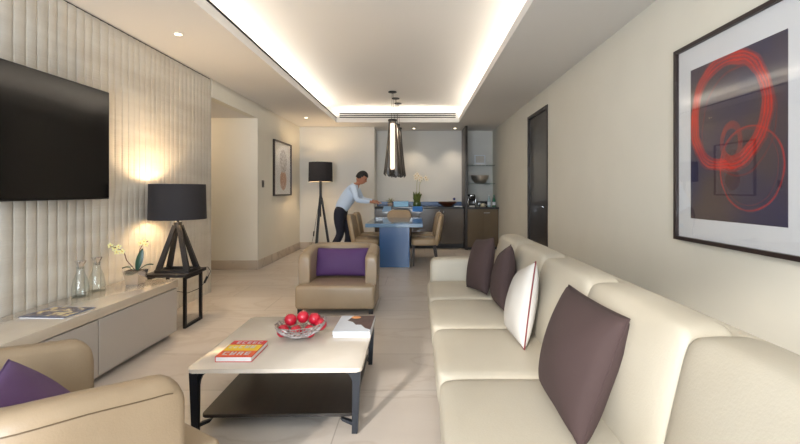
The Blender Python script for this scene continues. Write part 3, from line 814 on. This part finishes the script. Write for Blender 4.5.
spots = [(.113, 7.35, -PI/2, 'tan dining chair on right side of blue table, nearest the sofa'),
         (.113, 8.08, -PI/2, 'tan dining chair on right side of blue table, nearest bar cabinets'),
         (-.862, 7.35, PI/2, 'tan dining chair on left side of blue table, beside the man'),
         (-.862, 8.08, PI/2, 'tan dining chair on left side of blue table, nearest back wall'),
         (-.375, 8.63, PI, 'tan dining chair at far end of blue table')]
for i, (x, y, r, lb) in enumerate(spots):
    c = ch0 if i == 0 else copy_tree(ch0)
    c.location = (x, y, 0); c['label'] = lb
    # local -y is the front of the chair
    c.rotation_euler = (0, 0, {-PI/2: -PI/2, PI/2: PI/2, PI: PI}[r] if r != PI else 0)

# ------------------------------------------------------------------ pendants
def pendant(x, y, label, top):
    t = thing('pendant_lamp', label, 'pendant lamp', (x, y, UZ), group='smoked glass pendants over the dining table')
    obj('canopy', lathe(new(), [(0, 0), (.075, 0), (.075, -.015), (.02, -.03), (0, -.03)], 28), M['black'], t)
    zt = 2.55-UZ; zb = 1.57-UZ
    bm = new()
    for a in range(3): tube(bm, [(.012*math.cos(a*2.1), .012*math.sin(a*2.1), -.02), (.03*math.cos(a*2.1), .03*math.sin(a*2.1), zt)], .0035, 6)
    obj('suspension_wire', bm, M['black'], t)
    obj('collar', lathe(new(), [(0, zt+.012), (.078, zt+.012), (.082, zt-.015), (.06, zt-.03), (0, zt-.03)], 28), M['black'], t)
    bm = new(); n = 96; K = 16; rings = []
    for j in range(K+1):
        k = j/K; r = .070+.008*k+.070*k**1.4; z = zt+(zb-zt)*k
        row = []
        for i in range(n):
            a = 2*PI*i/n; pl = .012+.09*k
            row.append(bm.verts.new((r*(1+pl*math.cos(8*a))*math.cos(a), r*(1+pl*math.cos(8*a))*math.sin(a), z+(.022*math.cos(8*a)*k**4))))
        rings.append(row)
    for A, B in zip(rings, rings[1:]):
        for i in range(n): bm.faces.new((A[i], A[(i+1) % n], B[(i+1) % n], B[i]))
    obj('glass_shade', bm, M['smoke'], t, smooth=70)
    obj('light_tube', lathe(new(), [(0, zt-.05), (.036, zt-.055), (.04, zt-.08), (.04, zb+.13), (.034, zb+.10), (0, zb+.095)], 20), M['tube'], t)
pendant(-.44, 7.53, 'smoked glass pendant nearest the viewer, above front of dining table', 0)
pendant(-.41, 8.06, 'middle smoked glass pendant, partly hidden behind the nearest one', 0)
pendant(-.385, 8.52, 'smoked glass pendant hanging farthest from viewer, nearest the bar', 0)

# ------------------------------------------------------------------ bar cabinets
c = thing('bar_cabinet', 'long dark brown low cabinet run under the bar worktop', 'cabinet', (0, 0, 0))
obj('carcass', box(new(), -.935, 1.045, 9.37, 9.89, .10, .885), M['cab'], c)
obj('plinth', box(new(), -.935, 1.045, 9.42, 9.88, 0, .10), M['blackwood'], c)
xs = [-.935, -.44, .05, .54, 1.045]
for i in range(4):
    d_ = obj('door', box(new(), xs[i]+.003, xs[i+1]-.003, 9.345, 9.37, .105, .875, .002, 1), M['cab'], c)
    hx = xs[i+1]-.05 if i % 2 == 0 else xs[i]+.05
    obj('handle', box(new(), hx-.012, hx+.012, 9.325, 9.345, .80, .84, .003, 1), M['chrome'], d_)
w = bx('bar_worktop', -.94, 1.048, 9.31, 9.885, .885, .93, M['counter'], bev=.003); tag(w, 'dark worktop running along the bar below the recess', 'worktop')
w = bx('upstand_panel', -.94, 1.048, 9.87, 9.897, .932, 1.03, M['upstand']); tag(w, 'navy glossy upstand strip along the back of bar worktop', 'upstand')
pn = bx('tall_panel', 1.052, 1.10, 9.12, 9.895, 0, H-.002, M['doorframe'], bev=.002); tag(pn, 'full-height dark brown upright panel beside the shelf niche', 'panel')
c = thing('minibar_cabinet', 'glossy taupe minibar cabinet under the glass shelf niche', 'cabinet', (0, 0, 0))
obj('carcass', box(new(), 1.102, 1.775, 9.16, 9.89, .06, .885), M['cab2'], c)
obj('plinth', box(new(), 1.102, 1.775, 9.2, 9.88, 0, .06), M['blackwood'], c)
for x0, x1 in ((1.104, 1.437), (1.441, 1.773)):
    d_ = obj('door', box(new(), x0, x1, 9.135, 9.16, .065, .875, .002, 1), M['cab2'], c)
    if x0 > 1.4: obj('handle', box(new(), 1.45, 1.58, 9.118, 9.135, .80, .812), M['chrome'], d_)
obj('worktop', box(new(), 1.102, 1.778, 9.11, 9.89, .885, .93, .003, 1), M['counter'], c)
for z, lb in ((1.44, 'lower glass shelf carrying the silver bowl'), (1.862, 'upper glass shelf carrying the small cream frame')):
    g_ = bx('glass_shelf', 1.102, 1.778, 9.56, 9.897, z, z+.012, M['shelfglass']); tag(g_, lb, 'shelf', 'glass shelves in the niche')

# niche things
b = thing('silver_bowl', 'deep hammered silver bowl on the lower glass shelf', 'bowl', (1.455, 9.73, 1.452))
obj('bowl_body', lathe(new(), [(0, 0), (.10, 0), (.12, .01), (.185, .10), (.205, .185), (.197, .19), (.175, .10), (.11, .02), (0, .012)], 32), mat('hammered_silver', (214, 204, 192), .38, metal=.85, bump=(40, .8)), b)
b = thing('photo_frame', 'small cream frame on white foot on the upper glass shelf', 'frame', (1.455, 9.72, 1.874))
obj('panel', box(new(), -.125, .125, -.015, .015, .04, .235, .004, 1), M['label'], b)
obj('foot', box(new(), -.145, .145, -.05, .05, 0, .04, .004, 1), M['plastic_white'], b)
obj('inner_panel', box(new(), -.10, .10, -.018, -.015, .06, .215), M['white_fabric'], b)

b = thing('coffee_machine', 'black capsule coffee machine with silver sides beside tall panel', 'coffee machine', (1.215, 9.42, .93))
obj('body', prism(new(), [(-.16, 0), (.16, 0), (.16, .24), (.10, .275), (-.10, .275), (-.16, .23), (-.15, .17), (-.03, .16), (-.03, .05), (-.16, .04)], -.075, .075, .008, 2, axis='x'), M['plastic_black'], b)
obj('side_panel', box(new(), -.092, -.075, -.13, .14, .0, .235, .006, 2), M['chrome'], b)
obj('side_panel', box(new(), .075, .092, -.13, .14, .0, .235, .006, 2), M['chrome'], b)
obj('lever', box(new(), -.04, .04, -.168, -.06, .235, .262, .006, 2), M['chrome'], b)
obj('spout', lathe(new(), [(0, .13), (.014, .13), (.02, .165), (0, .165)], 12, (0, -.10, 0)), M['plastic_black'], b)
obj('drip_tray', box(new(), -.06, .06, -.19, -.155, .0, .03, .003, 1), M['chrome'], b)
b = thing('tea_box', 'low black tray box standing behind the cream cup', 'box', (1.47, 9.45, .93))
obj('box_body', box(new(), -.11, .11, -.06, .06, 0, .11, .006, 2), M['plastic_black'], b)
obj('box_lid', box(new(), -.113, .113, -.063, .063, .11, .122, .004, 1), M['plastic_black'], b)
b = thing('cup', 'cream cup in front of black box on minibar', 'cup', (1.45, 9.27, .93))
obj('cup_body', lathe(new(), [(0, .004), (.03, .004), (.048, .03), (.056, .07), (.052, .07), (.044, .03), (.028, .01), (0, .01)], 24), M['ceramic'], b)
obj('handle', tube(new(), [(.048, 0, .055), (.075, 0, .055), (.08, 0, .035), (.07, 0, .02), (.045, 0, .02)], .006, 8), M['ceramic'], b)
obj('saucer', lathe(new(), [(0, 0), (.05, 0), (.07, .008), (.068, .01), (.04, .004), (0, .004)], 24), M['ceramic'], b)
def bottle(x, m_, label):
    b = thing('water_bottle', label, 'bottle', (x, 9.33, .93), group='water bottles on the minibar')
    obj('bottle_body', lathe(new(), [(0, 0), (.034, 0), (.037, .01), (.037, .13), (.03, .165), (.014, .205), (.013, .24), (0, .24)], 20), M[m_], b)
    obj('bottle_label', lathe(new(), [(.0375, .035), (.0385, .036), (.0385, .105), (.0375, .106)], 20), M['label'], b)
    obj('cap', lathe(new(), [(0, .24), (.015, .24), (.015, .262), (0, .262)], 16), M['plastic_white'] if m_ == 'bottle' else M['greenbottle'], b)
bottle(1.60, 'bottle', 'clear water bottle on minibar, nearer the cup'); bottle(1.71, 'greenbottle', 'green water bottle on minibar, nearest right wall')

# bar counter things
b = thing('wooden_bowl', 'wide shallow dark wooden bowl on bar worktop', 'bowl', (.69, 9.58, .93))
obj('bowl_body', lathe(new(), [(0, 0), (.08, 0), (.10, .012), (.19, .07), (.215, .105), (.205, .108), (.175, .075), (.09, .025), (0, .018)], 36), M['wood'], b)
b = thing('blue_stopper_bottle', 'slim clear bottle with round cobalt stopper behind wooden bowl', 'bottle', (.865, 9.79, .93))
obj('bottle_body', lathe(new(), [(0, 0), (.018, 0), (.018, .07), (.006, .10), (.006, .14), (0, .14)], 14), M['carafe'], b)
bm = new(); bmesh.ops.create_uvsphere(bm, u_segments=14, v_segments=10, radius=.032, matrix=Matrix.Translation((0, 0, .165))); obj('stopper', bm, M['blueglass'], b)
b = thing('white_tray', 'small flat white tray at right end of bar worktop', 'tray', (.925, 9.42, .93))
obj('tray_body', prism(new(), rrect(-.09, .09, -.07, .07, .02), 0, .012, .003, 1), M['plastic_white'], b)
obj('tray_mat', prism(new(), rrect(-.07, .07, -.05, .05, .015), .012, .014), M['label'], b)
b = thing('glass_tray_box', 'turquoise rectangular glass box on the bar worktop', 'box', (-.36, 9.52, .93))
bm = new(); box(bm, -.165, .165, -.08, -.07, 0, .115); box(bm, -.165, .165, .07, .08, 0, .115); box(bm, -.165, -.155, -.07, .07, 0, .115); box(bm, .155, .165, -.07, .07, 0, .115); box(bm, -.155, .155, -.07, .07, 0, .01)
obj('box_sides', bm, M['turq'], b, smooth=0)
obj('box_rim', box(box(new(), -.17, .17, -.084, -.066, .115, .122), -.17, .17, .066, .084, .115, .122), M['upstand'], b)
b = thing('succulent_pot', 'small pot with spiky grey-green plant beside turquoise box', 'plant', (-.60, 9.42, .93))
obj('pot', lathe(new(), [(0, 0), (.035, 0), (.055, .03), (.06, .07), (.052, .085), (.046, .08), (0, .075)], 20), mat('speckled_pot', (120, 96, 84), .5, noise=(30, (190, 170, 150))), b)
bm = new(); rnd = random.Random(4)
for k in range(26):
    a = rnd.uniform(0, 2*PI); e = rnd.uniform(.5, 1.4); l = rnd.uniform(.08, .13)
    leaf(bm, (.01*math.cos(a), .01*math.sin(a), .078), (l*math.cos(a)*math.cos(e), l*math.sin(a)*math.cos(e), .078+l*math.sin(e)), .02, (-math.sin(e)*math.cos(a), -math.sin(e)*math.sin(a), math.cos(e)), .004, 4)
obj('foliage', bm, mat('succulent_leaf', (122, 126, 92), .7, noise=(20, (170, 160, 128))), b)
# white orchid in a mossy glass
b = thing('orchid_arrangement', 'tall white orchid in a mossy green pot on the bar', 'plant', (.0, 9.44, .93))
obj('vase', lathe(new(), [(0, 0), (.075, 0), (.085, .01), (.094, .08), (.09, .10), (.085, .10), (.087, .08), (.078, .015), (0, .012)], 24), mat('green_glass_vase', (84, 104, 60), .2, coat=.5), b)
bm = new(); rnd = random.Random(9)
for k in range(110):
    a = rnd.uniform(0, 2*PI); r_ = rnd.uniform(.01, .07); l = rnd.uniform(.08, .17); e = rnd.uniform(.8, 1.5)
    leaf(bm, (r_*math.cos(a), r_*math.sin(a), .09), (r_*math.cos(a)+l*.6*math.cos(a)*math.cos(e), r_*math.sin(a)+l*.6*math.sin(a)*math.cos(e), .12+l*1.3*math.sin(e)), .04, (-math.cos(a), -math.sin(a), .3), .006, 4)
obj('foliage', bm, M['moss'], b)
sp = [[(0, 0, .13), (-.01, 0, .35), (.0, 0, .55), (.02, 0, .66), (.06, 0, .70)], [(.02, 0, .13), (.05, .01, .32), (.06, .01, .5), (.11, .01, .60), (.18, .01, .62), (.22, .01, .60)]]
for q in sp: obj('stem', tube(new(), q, .006, 6), mat('pale_green_stem', (172, 170, 120), .6), b)
fl = [(.0, .70), (-.04, .66), (.03, .66), (.0, .61), (.07, .62), (.055, .57), (.10, .61), (-.03, .60), (.19, .62), (.22, .58)]
for (fx, fzz) in fl:
    bp, bh = new(), new(); flower((bp, bh), (fx, -.03, fzz+.03), (rnd.uniform(-.4, .4), -1, rnd.uniform(-.1, .4)), .058, rnd)
    f_ = obj('flower', bp, M['petalw'], b); obj('flower_heart', bh, M['yellow'], f_)
def drape(x0, x1, drop, label, m_, skew=0):
    pr = []
    T = .006
    out = [(9.335, .931), (9.335, .939), (9.305, .939), (9.300, .936), (9.298, .93), (9.300-.0, .93-drop), (9.306, .93-drop), (9.306, .932)]
    bm = new(); a = [bm.verts.new((x0+(skew if z < .92 else 0), y, z)) for y, z in out]; b3 = [bm.verts.new((x1, y, z)) for y, z in out]
    n = len(out); bm.faces.new(a[::-1]); bm.faces.new(b3)
    for i in range(n): bm.faces.new((a[i], a[(i+1) % n], b3[(i+1) % n], b3[i]))
    q = obj('folded_cloth', bm, m_, smooth=20); tag(q, label, 'cloth', 'cloths over the bar edge')
drape(-.74, -.57, .10, 'pale blue folded cloth over bar edge near the man', M['palecloth'], -.03)
drape(-.10, .12, .105, 'bright blue folded cloth over bar edge below the white orchid', M['bluecloth'])

# ------------------------------------------------------------------ the man
MP = Vector((-1.40, 7.72, 0))
man = thing('person', 'man in white shirt tinted blue by shade and navy trousers leaning over dining table', 'person', MP)
def skin(name, verts, edges, m, parent, sub=2, root=0):
    me = bpy.data.meshes.new(name); me.from_pydata([v[0] for v in verts], edges, []); me.materials.append(m)
    o = bpy.data.objects.new(name, me); C.objects.link(o); o.parent = parent
    md = o.modifiers.new('Skin', 'SKIN'); md.use_smooth_shade = True
    for i, v in enumerate(verts):
        r = v[1]; me.skin_vertices[0].data[i].radius = (r, r) if not isinstance(r, tuple) else r
        me.skin_vertices[0].data[i].use_root = (i == root)
    s_ = o.modifiers.new('Subdivision', 'SUBSURF'); s_.levels = sub; s_.render_levels = sub
    return o
PZ = .93
pel = (0, 0, PZ); bel = (.07, 0, 1.06); che = (.17, 0, 1.22); nek = (.27, 0, 1.37); 
# +y is his left side (away from viewer), facing +x
shR, shL = (.25, -.17, 1.35), (.25, .17, 1.35)
elR, elL = (.33, -.24, 1.11), (.36, .24, 1.12)
wrR, wrL = (.58, -.16, 1.085), (.60, .12, 1.09)
# one continuous body: torso, neck, legs and arms in skin
bv = [(pel, (.07, .06)), (bel, (.09, .08)), (che, (.14, .10)), ((.24, 0, 1.345), (.10, .08)), ((.305, 0, 1.41), .052), ((.345, 0, 1.45), .05),
      (shR, .05), (elR, .038), (wrR, .027), (shL, .05), (elL, .038), (wrL, .027),
      ((-.03, -.09, .88), .085), ((.02, -.10, .50), .058), ((-.23, -.11, .09), .04), ((-.01, .09, .88), .085), ((.14, .10, .50), .058), ((.07, .11, .09), .04)]
be = [(0, 1), (1, 2), (2, 3), (3, 4), (4, 5), (3, 6), (6, 7), (7, 8), (3, 9), (9, 10), (10, 11), (0, 12), (12, 13), (13, 14), (0, 15), (15, 16), (16, 17)]
body = skin('body', bv, be, M['skin'], man)
# head: shaped sphere with nose, brow, chin, ears
bm = new(); bmesh.ops.create_uvsphere(bm, u_segments=28, v_segments=20, radius=1)
for v in bm.verts:
    x, y, z = v.co
    w = .074*(1-.18*max(0, -z)) ; X = x*.095; Y = y*w; Z = z*.118
    if z < -.2 and x > 0: X += .012*(-z)          # chin forward
    if x > .75 and abs(y) < .22: X += .022*math.exp(-((z+.12)/.16)**2)  # nose
    if x > .6 and abs(abs(y)-.38) < .16 and abs(z-.08) < .14: X -= .008   # eye sockets
    v.co = (X, Y, Z)
head = obj('head', bm, M['skin'], man, (.385, 0, 1.52), smooth=80); head.rotation_euler = (0, math.radians(32), 0)
for sy in (-1, 1):
    bm = new(); bmesh.ops.create_uvsphere(bm, u_segments=10, v_segments=8, radius=1, matrix=Matrix.Diagonal((.018, .008, .03, 1))); e_ = obj('ear', bm, M['skin'], head, (-.005, sy*.075, -.005), smooth=80)
    bm = new(); bmesh.ops.create_uvsphere(bm, u_segments=10, v_segments=8, radius=.009); obj('eye', bm, M['eye'], head, (.083, sy*.028, .01), smooth=80)
bm = new(); bmesh.ops.create_uvsphere(bm, u_segments=10, v_segments=8, radius=1, matrix=Matrix.Diagonal((.008, .022, .006, 1))); obj('mouth', bm, M['lip'], head, (.088, 0, -.058), smooth=80)
bm = new(); bmesh.ops.create_uvsphere(bm, u_segments=28, v_segments=20, radius=1)
kill = [v for v in bm.verts if (v.co.x > .35 and v.co.z < .42) or v.co.z < -.45 or (v.co.x > .0 and v.co.z < .1)]
bmesh.ops.delete(bm, geom=kill, context='VERTS')
for v in bm.verts: v.co = (v.co.x*.106-.003, v.co.y*.082, v.co.z*.13+.004)
hr = obj('hair', bm, M['hair'], head, smooth=80); so = hr.modifiers.new('Solidify', 'SOLIDIFY'); so.thickness = .014; so.offset = 0
# hands, each finger its own chain
for nm, w, sg in (('hand', wrR, 1), ('hand', wrL, -1)):
    V = []; E = []
    def chain(pts, start=None):
        prev = start
        for p_, r_ in pts:
            V.append((tuple(Vector(w)+Vector(p_)), r_)); i = len(V)-1
            if prev is not None: E.append((prev, i))
            prev = i
        return prev
    palm0 = chain([((-.005, 0, 0), .024)]); palm1 = chain([((.045, 0, -.006), (.018, .034))], palm0)
    for k, ln in enumerate((.065, .075, .07, .055)):
        yy = (-.030+.020*k)*sg*-1
        chain([((.075, yy, -.010), .0095), ((.075+ln*.55, yy*1.1, -.022), .0085), ((.075+ln*.9, yy*1.1, -.045), .0075)], palm1)
    chain([((.02, .035*sg, -.012), .012), ((.05, .055*sg, -.03), .0095), ((.075, .052*sg, -.045), .008)], palm0)
    skin(nm, V, E, M['skin'], man, 1)
# shirt over torso and arms
sv = [((-.05, 0, .87), (.13, .12)), (bel, (.175, .15)), (che, (.19, .15)), ((.24, 0, 1.345), (.125, .10)), ((.29, 0, 1.395), .062),
      (shR, .068), (elR, .052), (tuple(Vector(elR).lerp(Vector(wrR), .93)), .038), (shL, .068), (elL, .052), (tuple(Vector(elL).lerp(Vector(wrL), .93)), .038)]
skin('shirt', sv, [(0, 1), (1, 2), (2, 3), (3, 4), (3, 5), (5, 6), (6, 7), (3, 8), (8, 9), (9, 10)], M['shirt'], man)
tv = [((.03, 0, 1.03), (.165, .135)), ((-.02, -.0, .90), (.16, .135)), ((-.03, -.10, .80), .105), ((.02, -.105, .50), .078), ((-.22, -.11, .09), .062), ((-.01, .10, .80), .105), ((.14, .105, .50), .078), ((.07, .11, .09), .062)]
skin('trousers', tv, [(0, 1), (1, 2), (2, 3), (3, 4), (1, 5), (5, 6), (6, 7)], M['trouser'], man)
for (fx, fy) in ((-.23, -.11), (.07, .11)):
    bm = new(); prism(bm, [(-.05, -.038), (.02, -.045), (.13, -.048), (.19, -.035), (.205, 0), (.19, .035), (.13, .048), (.02, .045), (-.05, .038), (-.07, 0)], 0.002, .075, .02, 3)
    for v in bm.verts:
        if v.co.z > .04 and v.co.x > .05: v.co.z -= .03*min(1, (v.co.x-.05)/.1)
    obj('shoe', bm, M['shoe'], man, (fx, fy, 0), smooth=70)

# ------------------------------------------------------------------ lights
def area(name, loc, rot, sx, sy, power, col):
    l = bpy.data.lights.new(name, 'AREA'); l.shape = 'RECTANGLE'; l.size = sx; l.size_y = sy; l.energy = power; l.color = col
    o = bpy.data.objects.new(name, l); C.objects.link(o); o.location = loc; o.rotation_euler = rot; return o
warm = (1, .92, .80)
cz = H+.105; LS = 9.2
til = math.radians(38)
area('cove_left', (CX0-.37, (CY0+CY1)/2, cz+.03), (PI, til, 0), .05, CY1-CY0, 34, warm)
area('cove_right', (CX1+.37, (CY0+CY1)/2, cz+.03), (PI, -til, 0), .05, CY1-CY0, 34, warm)
area('cove_far', ((CX0+CX1)/2, CY1+.37, cz+.03), (PI-til, 0, 0), CX1-CX0, .05, 9, warm)
area('cove_near', ((CX0+CX1)/2, CY0-.37, cz+.03), (PI+til, 0, 0), CX1-CX0, .05, 9, warm)
# daylight at the window behind the viewer
area('window_daylight', ((XL+.54)/2, YF-.25, 1.35), (PI/2, 0, 0), 3.0, 2.45, 190, (.84, .92, 1))
sun = bpy.data.lights.new('low_sun', 'SUN'); sun.energy = 2.6; sun.angle = math.radians(4); sun.color = (1, .93, .84)
so_ = bpy.data.objects.new('low_sun', sun); C.objects.link(so_)
so_.rotation_euler = Vector((.335, .79, -.33)).to_track_quat('-Z', 'Y').to_euler()
# corridor lamp, out of view round the corner
t = thing('ceiling_downlight', 'round downlight in the low ceiling of side corridor', 'downlight', (-3.7, 6.1, 2.47), group='recessed ceiling downlights')
obj('trim_ring', lathe(new(), [(.030, 0), (.042, 0), (.042, -.004), (.030, -.004), (.030, 0)], 24), M['whitemetal'], t)
obj('lens', lathe(new(), [(0, -.002), (.030, -.002)], 24), M['downlight'], t)
l = bpy.data.lights.new('corridor_glow', 'POINT'); l.energy = 8; l.color = (1, .76, .52); l.shadow_soft_size = .06
q = bpy.data.objects.new('corridor_glow', l); C.objects.link(q); q.location = (-3.7, 6.1, 2.3)

wd = bpy.data.worlds.new('daylight'); sc.world = wd; wd.use_nodes = True
bg = wd.node_tree.nodes['Background']; bg.inputs[0].default_value = (.72, .84, 1, 1); bg.inputs[1].default_value = 1.2

# ------------------------------------------------------------------ camera and view
cam = bpy.data.cameras.new('camera'); co = bpy.data.objects.new('camera', cam); C.objects.link(co)
co.location = (0, 0, 1.28); co.rotation_euler = (PI/2, 0, 0)
cam.sensor_width = 36; cam.lens = 36*420/800; cam.shift_x = -17/800; cam.shift_y = -31/800; cam.clip_start = .05
sc.camera = co
sc.view_settings.view_transform = 'Standard'; sc.view_settings.look = 'None'; sc.view_settings.gamma = 1
sc.view_settings.exposure = .68
